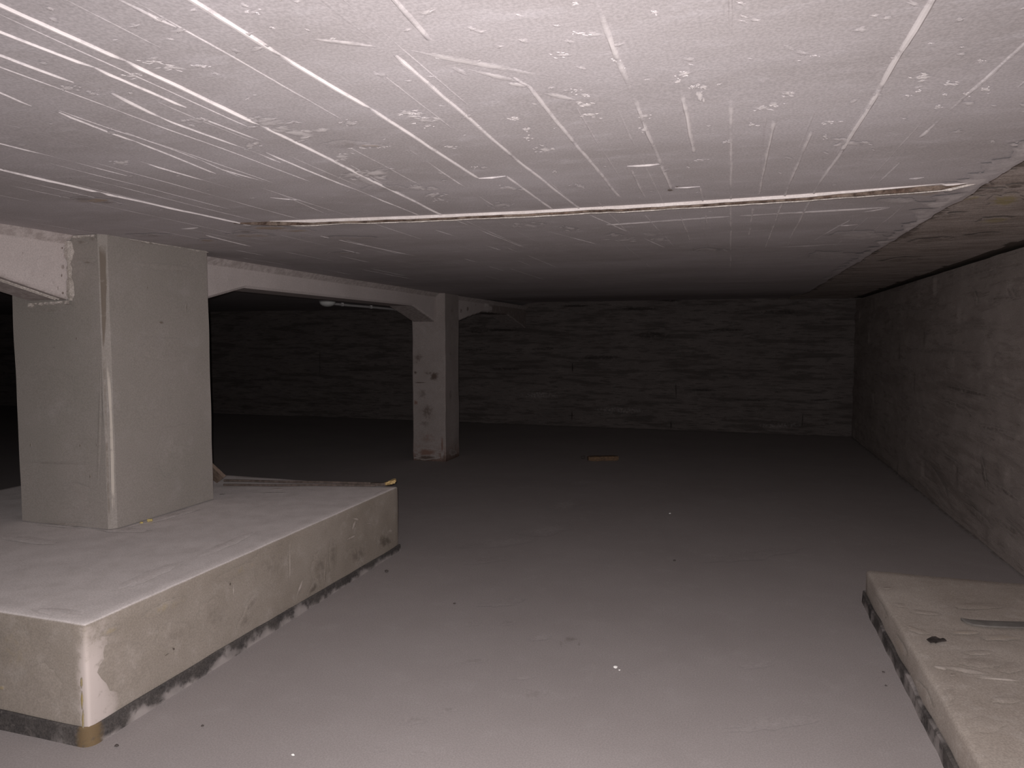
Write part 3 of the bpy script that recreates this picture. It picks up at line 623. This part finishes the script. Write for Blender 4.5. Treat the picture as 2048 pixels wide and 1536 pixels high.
# ------------------------------------------------------------------ low pedestal at right
pe = empty('concrete_pedestal', ((RX0 + XW) / 2, 2.8, 0), 'low concrete pedestal with a dark-edged foot against the side wall', 'pedestal')
mb = MB()
rbox(mb, (RX0, 0.6, 0.004), (XW - 0.014, RY1, RH), 0.022, 0.06, 0.0035, 6, seed=9)
def rt(x, y): return clampv(onz(x, y, RH + .0055), (RX0 + .02, -9, 0), (9, RY1 - .02, 9))
for (x, y, rx, ry, an, k, v) in ((1930, 1340, 60, 6, .15, 'lime', .6), (2000, 1358, 60, 3, .08, 'lime', .8), (1880, 1335, 20, 4, .2, 'lime', .7), (1960, 1325, 60, 12, .1, 'dirt_shade', .4), (1960, 1305, 40, 6, 0, 'dirt_shade', .25), (2020, 1335, 30, 14, 0, 'dirt_shade', .35), (1850, 1225, 40, 5, .1, 'dirt_shade', .35), (1775, 1176, 12, 3, 0, 'dirt_shade', .45), (1800, 1210, 16, 5, .2, 'dirt_shade', .35),
        (1950, 1212, 60, 8, 0, 'dirt_shade', .25), (1900, 1390, 12, 14, 0, 'dirt_shade', .25), (2000, 1275, 50, 8, 0, 'rust', .4), (1930, 1265, 40, 5, 0, 'rust', .35), (1830, 1260, 40, 6, .3, 'rust', .25), (1960, 1450, 60, 20, 0, 'lime', .22), (2010, 1400, 40, 8, 0, 'lime', .25), (1905, 1350, 8, 3, 0, 'dirt_shade', .5)):
    blot(mb, ell(rt, x, y, rx, ry, an, 12), TN, k, v, .0015, .25, .5)
def rl(x, y): return clampv(onx(x, y, RX0 - .0055), (-9, -9, .05), (9, RY1 - .02, RH - .02))
for (x, y, rx, ry, an, k, v) in ((1760, 1215, 10, 30, -.5, 'dirt_shade', .3), (1800, 1290, 8, 30, -.5, 'rust', .3), (1850, 1390, 10, 40, -.5, 'dirt_shade', .2)):
    blot(mb, ell(rl, x, y, rx, ry, an, 12), (-1, 0, 0), k, v, .0015, .25, .5)
mb.build('block', M['pedestal'], pe, origin=pe.location)
mb = MB()
pth = [Vector((XW - .02 - i * .03, RY1)) for i in range(int((XW - .02 - RX0) / .03))] + [Vector((RX0, RY1 - i * .03)) for i in range(int((RY1 - .6) / .03))]
def at2(v, h): return {'lime': max(0, min(1.0, .62 - v.z / h * .6 + 1.0 * nz(v, 8, 4) + .4 * nz(v, 20, 2)))}
edge_strip(mb, pth, 0.016, lambda p, i: .058 + .014 * nz((p.x, p.y, 0), 5), at2)
mb.build('edge_strip', M['strip_foam'], pe, origin=pe.location)['label'] = 'dark bitumen strip along the foot'

# ------------------------------------------------------------------ far column
co = empty('concrete_column', ((CX0 + CX1) / 2, (CY0 + CY1) / 2, 0), 'slim pale stained concrete column standing on the floor in the middle distance', 'column')
mb = MB()
def cdirt(p): return {'rust': max(0, 1.0 - p.z / .30) * .9, 'dirt_shade': max(0, .9 - p.z / .12 + .5 * nz(p, 9, 2))}
zsx = lin(-0.004, 0.3, 0.03)[:-1] + lin(.3, ZC + .012, .06)
prism(mb, chamfer_rect(CX0, CX1, CY0, CY1, 0.012, .05), zsx, 0.006, cdirt, seed=4)
def cf(x, y): return clampv(ony(x, y, CY0 - .007), (CX0 + .015, -9, .005), (CX1 - .015, 9, ZC))
def cr(x, y): return clampv(onx(x, y, CX1 + .007), (-9, CY0 + .015, .005), (9, CY1 - .015, ZC))
for (x, y, rx, ry, an, k, v) in ((836, 716, 9, 15, .5, 'dirt_shade', 0.75), (831, 745, 4, 4, 0, 'dirt_shade', 1.05), (868, 753, 10, 12, 0, 'dirt_shade', 1.20), (858, 746, 12, 4, 0, 'dirt_shade', 0.75), (845, 788, 12, 12, 0, 'dirt_shade', 0.60), (830, 805, 7, 6, 0, 'rust', 1.20), (855, 823, 15, 18, 0, 'dirt_shade', 0.83), (850, 848, 12, 8, 0, 'dirt_shade', 0.60), (838, 765, 16, 1.2, 0, 'dirt_shade', 1.30), (855, 875, 26, 14, 0, 'rust', 0.60),
        (850, 905, 28, 9, 0, 'rust', 1.20), (885, 890, 4, 22, 0, 'rust', 1.05), (850, 915, 26, 5, 0, 'dirt_shade', 1.20), (840, 600, 3, 20, 0, 'dirt_shade', 0.01)):
    blot(mb, ell(cf, x, y, rx * 1.35, ry * 1.3, an, 14), FN, k, v * .9, .0015, .3, .3)
for (x, y, rx, ry, an, k, v) in ((900, 790, 5, 18, 0, 'dirt_shade', .5), (900, 712, 4, 16, 0, 'dirt_shade', .35), (903, 622, 4, 8, 0, 'dirt_shade', .5), (905, 905, 10, 8, 0, 'dirt_shade', .5), (898, 660, 8, 30, 0, 'dirt_shade', .15)):
    blot(mb, ell(cr, x, y, rx, ry, an, 12), RN, k, v, .0015, .3, .45)
mb.build('shaft', M['column'], co, origin=co.location, angle=25)

# ------------------------------------------------------------------ beams
def beam(name, label, y0, y1, h0, h1, x0=BEAM_X0, x1=BEAM_X1, zb=1.88, zh=1.715, hl=0.64, hl1=None, dirt_from=99, jag=0.0, top=None, decals=None, mat='beam'):
    B = empty(name, ((x0 + x1) / 2, (y0 + y1) / 2, zb), label, 'beam')
    hl1 = hl1 or hl; mb = MB(); rows = []
    yy = sorted(set(lin(y0, y1, 0.06) + ([y0 + hl] if h0 else []) + ([y1 - hl1] if h1 else [])))
    for y in yy:
        z = zb
        if h0 and y < y0 + hl: z = zh + (zb - zh) * (y - y0) / hl
        if h1 and y > y1 - hl1: z = zh + (zb - zh) * (y1 - y) / hl1
        zt = min(zceil(x1 + .05, y), zceil(x0 - .05, y)) + .008
        j = jag * nz((0, y, 0), 7, 5) + jag * .7 * nz((0, y, 0), 19, 6)
        s = .002 * nz((0, y, 0), 9, 1)
        sec = [(x1 + .052, zt), (x1 + .044, zt - .010), (x1 + .004 + s, zt - .050), (x1, zt - .056), (x1 + s, (zt + z) / 2), (x1 + s, z + .018 + j), (x1 - .016, z + j),
               ((x0 + x1) / 2, z + .002), (x0 + .016, z), (x0, z + .018), (x0, zt - .05), (x0 - .042, zt - .005), (x0 - .042, zt)]
        rows.append([(Vector((a, y, b)), {'dirt_shade': .42 if i in (0, 1, 2) else .5 if i in (6, 7, 8) and z < zb - .004 else max(0, min(.8, (y - dirt_from) * 3)) if i > 2 else 0.0}) for i, (a, b) in enumerate(sec)])  # top chamfer and haunch underside carry painted shade
    idx = mb.grid(rows, closed=True)
    mb.f.append(tuple(idx[0])); mb.f.append(tuple(reversed(idx[-1])))
    if decals: decals(mb)
    mb.build('beam_body', M[mat], B, origin=B.location, angle=22)
    return B
def bface(x, y): return onx(x, y, BEAM_X1 + .004)
def d1(mb):
    for (x, y, rx, ry, k, v) in ((124, 496, 3, 3, 'dirt_shade', 1), (130, 496, 3, 4, 'dirt_shade', .8), (128, 512, 4, 8, 'dirt_shade', .5), (125, 534, 5, 8, 'dirt_shade', .6), (123, 551, 2, 5, 'dirt_shade', 1), (115, 576, 2, 6, 'dirt_shade', .7), (125, 586, 4, 4, 'dirt_shade', .9), (105, 565, 4, 6, 'dirt_shade', .35), (45, 506, 2, 2, 'dirt_shade', .6), (86, 552, 3, 2, 'dirt_shade', .5), (90, 530, 20, 20, 'dirt_shade', .12), (60, 545, 12, 14, 'dirt_shade', .12)):
        blot(mb, ell(bface, x, y, rx, ry, 0, 10), RN, k, v, .0012, .25, .5)
b1 = beam('concrete_beam', 'nearest pale concrete beam running into the big pillar from the left edge', -0.9, PY0 - .003, False, True, decals=d1)
mb = MB()
squeeze(mb, (BEAM_X1 + .004, PY0 - .004, zt - .03), (BEAM_X1 + .004, PY0 - .004, 1.71), (0, -1, 0), (1, 0, 0), .026, .026, n=70, seed=5)
squeeze(mb, (BEAM_X1 + .02, PY0 - .004, 1.712), (BEAM_X0 + .03, PY0 - .004, 1.70), (0, -1, 0), (0, 0, -1), .020, .022, n=60, seed=6)
mb.build('mortar_fin', M['mortar'], b1, origin=b1.location)['label'] = 'ragged mortar squeezed out at the end'
# two board lines on the underside of its haunch
mb = MB()
for dx in (.05, .075):
    mb.grid([[Vector((BEAM_X1 - dx, y, zz + .001)), Vector((BEAM_X1 - dx - .004, y, zz - .006)), Vector((BEAM_X1 - dx - .010, y, zz - .006)), Vector((BEAM_X1 - dx - .014, y, zz + .001))] for y, zz in [(PY0 - .02 - i * .03, 1.715 + .165 / .64 * (.02 + i * .03)) for i in range(20)]])
mb.build('board_ridge', M['mortar'], b1, origin=b1.location)
beam('concrete_beam', 'middle concrete beam with haunched ends between big pillar and slim column', PY1 + .003, CY0 - .003, True, True)
def d3(mb):
    X = BEAM_X1 + .021
    for (x, y, rx, ry, k, v) in ((922, 622, 3, 7, 'dirt_shade', .8), (935, 618, 4, 7, 'dirt_shade', .8), (950, 610, 4, 4, 'dirt_shade', .4)):
        blot(mb, ell(lambda a, b: onx(a, b, X - .003), x, y, rx, ry, 0, 10), RN, k, v, .0012, .25, .5)
    for (ya, yb, za, zb_, k, v) in ((9.6, 9.8, 1.96, 2.05, 'lime', .9), (9.62, 9.95, 1.925, 1.99, 'lime', .35)):
        blot(mb, [Vector((X, ya, za)), Vector((X, yb, za + .005)), Vector((X, yb, zb_)), Vector((X, ya, zb_))], RN, k, v, .001, .04, .8)
beam('concrete_beam', 'farthest concrete beam with ragged lower edge behind the slim column', CY1 + .003, YB - .03, True, True, x1=BEAM_X1 + .015, zb=1.90, zh=1.70, hl=1.2, hl1=1.05, dirt_from=9.7, jag=.014, decals=d3)

# ------------------------------------------------------------------ ceiling lamp and its conduit
lp = onz(655, 604, zceil(-5.66, 9.07) - .012)
zl = zceil(lp.x, lp.y)
L1 = empty('ceiling_lamp', (lp.x, lp.y, zl), 'unlit white dome lamp on the dark ceiling behind the middle beam', 'lamp')
def lathe(mb, prof, c, n=32):
    mb.grid([[Vector((c[0] + r * cos(2 * pi * i / n), c[1] + r * sin(2 * pi * i / n), c[2] + z)) for i in range(n)] for r, z in prof], closed=True)
mb = MB(); lathe(mb, [(.0, .004), (.122, .004), (.124, -.008), (.118, -.016), (.0, -.016)], (lp.x, lp.y, zl)); mb.build('base_plate', M['lamp_base'], L1, origin=L1.location)
mb = MB(); lathe(mb, [(.116, -.016)] + [(.116 * cos(a), -.016 - .066 * sin(a)) for a in [i * pi / 2 / 10 for i in range(1, 10)]] + [(.001, -.082)], (lp.x, lp.y, zl)); mb.build('dome', M['opal'], L1, origin=L1.location)
def tube(mb, pts, r, n=10):
    rows = []
    for i, p in enumerate(pts):
        p = Vector(p); d = (Vector(pts[min(i + 1, len(pts) - 1)]) - Vector(pts[max(0, i - 1)])).normalized()
        u = d.cross(Vector((0, 0, 1)) if abs(d.z) < .9 else Vector((1, 0, 0))).normalized(); v = d.cross(u)
        rr = r[i] if isinstance(r, (list, tuple)) else r
        rows.append([p + (u * cos(2 * pi * k / n) + v * sin(2 * pi * k / n)) * rr for k in range(n)])
    idx = mb.grid(rows, closed=True); mb.f.append(tuple(idx[0])); mb.f.append(tuple(reversed(idx[-1])))
C1 = empty('cable_conduit', (lp.x, lp.y + 1.5, zl), 'thin pale conduit running along the dark ceiling from the dome lamp', 'conduit')
mb = MB(); tube(mb, [(lp.x - .02, lp.y + .118 + i * .26, zceil(lp.x, lp.y + .118 + i * .26) - .028) for i in range(11)], .019); mb.build('pipe', M['conduit'], C1, origin=C1.location)
for i in range(3):
    mb = MB(); y = lp.y + .45 + i * .9; z = zceil(lp.x, y)
    rbox(mb, (lp.x - .04, y - .012, z - .050), (lp.x, y + .012, z + .003), .004, .02); mb.build('clip', M['conduit'], C1, origin=C1.location)

# ------------------------------------------------------------------ loose things
def box_along(mb, a, b, wdt, thk, up=Vector((0, 0, 1)), jag=0.0, n=8, seed=0.0):
    """board from a to b; wdt across, thk along up"""
    a, b = Vector(a), Vector(b); d = (b - a).normalized(); s = d.cross(up).normalized(); u = s.cross(d).normalized(); rows = []
    for i in range(n + 1):
        p = a.lerp(b, i / n); k = 1 + jag * nz(p, 9, seed)
        if jag and i in (0, n): k *= .75
        rows.append([p - s * wdt / 2 * k - u * thk / 2, p + s * wdt / 2 * k - u * thk / 2 * k, p + s * wdt / 2 * k + u * thk / 2, p - s * wdt / 2 + u * thk / 2 * k])
    idx = mb.grid(rows, closed=True); mb.f.append(tuple(idx[0])); mb.f.append(tuple(reversed(idx[-1])))

ZT = QH + 0.0072
# board leaning on the back of the pillar
mb = MB(); box_along(mb, (-3.415, 4.06, ZT + .045), (-3.80, PY1 + .03, 1.02), .12, .022, up=Vector((0, 1, .45)), jag=.05, n=6)
tag(mb.build('leaning_board', M['old_wood'], origin=(-3.5, 4.05, ZT)), 'short brown board leaning behind the big pillar on its plinth', 'board')
# rods lying along the back of the plinth
for i, (a, b, r, lab) in enumerate((((448, 961), (742, 966.5), .009, 'rear one of two thin dark rods lying along the back of the plinth'),
                                    ((446, 970), (752, 970.5), .008, 'front one of two thin dark rods lying along the back of the plinth'))):
    A = onz(*a, ZT + r); Bp = onz(*b, ZT + r); mb = MB()
    tube(mb, [A.lerp(Bp, t / 12) + Vector((0, .006 * sin(t * .9 + i), 0)) for t in range(13)], r, 8)
    tag(mb.build('steel_rod', M['rod'], origin=A.lerp(Bp, .5)), lab, 'rod')
A = onz(742, 968, ZT + .012); Bp = onz(790, 969, ZT + .02)
Wd = empty('splintered_stick', tuple(A), 'splintered yellow stick end at the far corner of the plinth', 'stick')
mb = MB(); box_along(mb, A, A.lerp(Bp, .62), .03, .022, jag=.4, n=8, seed=1); mb.build('stem', M['rod'], Wd, origin=A)
mb = MB()
for k in range(7):
    s = A.lerp(Bp, .45 + .05 * k); e2 = A.lerp(Bp, .78 + .05 * random.random() * 4) + Vector((0, random.uniform(-.05, .06), random.uniform(0, .024)))
    box_along(mb, s, e2, random.uniform(.014, .03), random.uniform(.008, .016), jag=.5, n=5, seed=k)
mb.build('splinters', M['yellow_wood'], Wd, origin=A)['label'] = 'bright yellow split wood'

def chip(name, p, r, mat, label, cat, squash=.6, seed=0.0, group=None):
    mb = MB(); n = 9; rows = []
    for i in range(6):
        a = -pi / 2 + pi * (i + .0) / 5; row = []
        for k in range(n):
            t = 2 * pi * k / n; q = Vector((cos(a) * cos(t), cos(a) * sin(t) * .8, sin(a) * squash)); q *= r * (1 + .45 * nz(q, 1.6, seed)); row.append(Vector(p) + q + Vector((0, 0, r * squash * .85)))
        rows.append(row)
    mb.grid(rows, closed=True)
    return tag(mb.build(name, mat, origin=p), label, cat, group)
fo = onz(300, 1043, ZT)
chip('foam_crumb', fo, .018, M['foam'], 'yellow foam crumb at the foot of the big pillar', 'foam', .5, 2)
chip('foam_crumb', onz(283, 1047, ZT), .011, M['foam'], 'smaller yellow foam crumb on the plinth, left of the other one', 'foam', .5, 4)
for (x, y, r, m_, lab) in ((1231, 1336, .011, 'white_stone', 'white chip lying alone on the open floor'), (1239, 1341, .005, 'white_stone', 'tiny white chip just right of the larger white chip'),
        (1340, 1028, .010, 'white_stone', 'pale chip far out on the dim floor'), (586, 1511, .006, 'white_stone', 'pale chip on the floor at the bottom edge'),
        (773, 1144, .014, 'dark_stone', 'dark chip on the floor beside the far plinth corner'), (1349, 1122, .010, 'dark_stone', 'dark chip on the open floor beyond the white one'),
        (909, 1208, .007, 'dark_stone', 'dark speck on the floor right of the plinth side'), (405, 1453, .006, 'dark_stone', 'dark speck on the floor in front of the plinth side'),
        (233, 1493, .008, 'dark_stone', 'dark speck on the floor beside the near plinth corner'), (1767, 1345, .006, 'dark_stone', 'farther of two dark specks beside the low pedestal'), (1772, 1372, .005, 'dark_stone', 'nearer of two dark specks beside the low pedestal')):
    chip('stone_chip', onz(x, y, .004), r, M[m_], lab, 'chip', .55, x * .01)

# board offcut far out on the floor
a = onz(1176, 917, .03); b = onz(1236, 916, .03)
mb = MB(); box_along(mb, a, b, .085, .055, jag=.12, n=10)
tag(mb.build('wood_offcut', M['floor_wood'], origin=(a + b) / 2 - Vector((0, 0, .03))), 'short yellowish timber offcut lying far out on the dark floor', 'offcut')
chip('rubble_lump', onz(1166, 917, .003), .03, M['dark_stone'], 'dark lump at the left end of the timber offcut', 'lump', .6, 3)

# scraps on the pedestal
ZP = RH + .006
def flake(mb, pts, th, curl):
    top = [Vector(p) for p in pts]; c = sum(top, Vector()) / len(top); n = len(top)
    def lift(p): d = (p - c).length; return Vector((0, 0, curl * d * d / .002 * .02 + .001 * nz(p, 60)))
    ti = [mb.vert(p + lift(p) + Vector((0, 0, th))) for p in top]; bi = [mb.vert(p + lift(p)) for p in top]
    ct = mb.vert(c + Vector((0, 0, th))); cb = mb.vert(c)
    for i in range(n):
        k = (i + 1) % n
        mb.face(ct, ti[i], ti[k]); mb.face(cb, bi[k], bi[i]); mb.face(ti[i], bi[i], bi[k], ti[k])
mb = MB()
flake(mb, [onz(x, y, ZP + .002) for x, y in ((1853, 1281), (1864, 1275), (1871, 1275), (1880, 1279), (1886, 1278), (1890, 1280), (1893, 1283), (1890, 1284), (1884, 1284), (1873, 1286), (1872, 1288), (1868, 1286), (1861, 1288))], .004, .12)
tag(mb.build('rubber_scrap', M['rubber'], origin=onz(1872, 1282, ZP)), 'torn black rubber scrap on top of the low pedestal', 'scrap')
mb = MB(); rows = []
ctr = [(1922, 1241, .2), (1930, 1244.5, .6), (1944, 1248, .9), (1965, 1250, 1), (1990, 1251.5, 1), (2020, 1252.5, 1), (2050, 1253, 1), (2085, 1254, 1), (2120, 1256, 1)]
for i, (x, y, k) in enumerate(ctr):
    p = onz(x, y, ZP); q = onz(x + 4, y, ZP); d = Vector((.05, 1, 0)).normalized() * .032 * k
    rows.append([p - d + Vector((0, 0, .004)), p - d * .98 + Vector((0, 0, .010)), p + Vector((0, 0, .014)), p + d + Vector((0, 0, .011)), p + d + Vector((0, 0, .003)), p])
idx = mb.grid(rows, closed=True); mb.f.append(tuple(idx[0])); mb.f.append(tuple(reversed(idx[-1])))
tag(mb.build('sheet_strip', M['sheet'], origin=onz(2010, 1252, ZP)), 'curved dull grey strip lying on the pedestal at the right edge', 'strip')
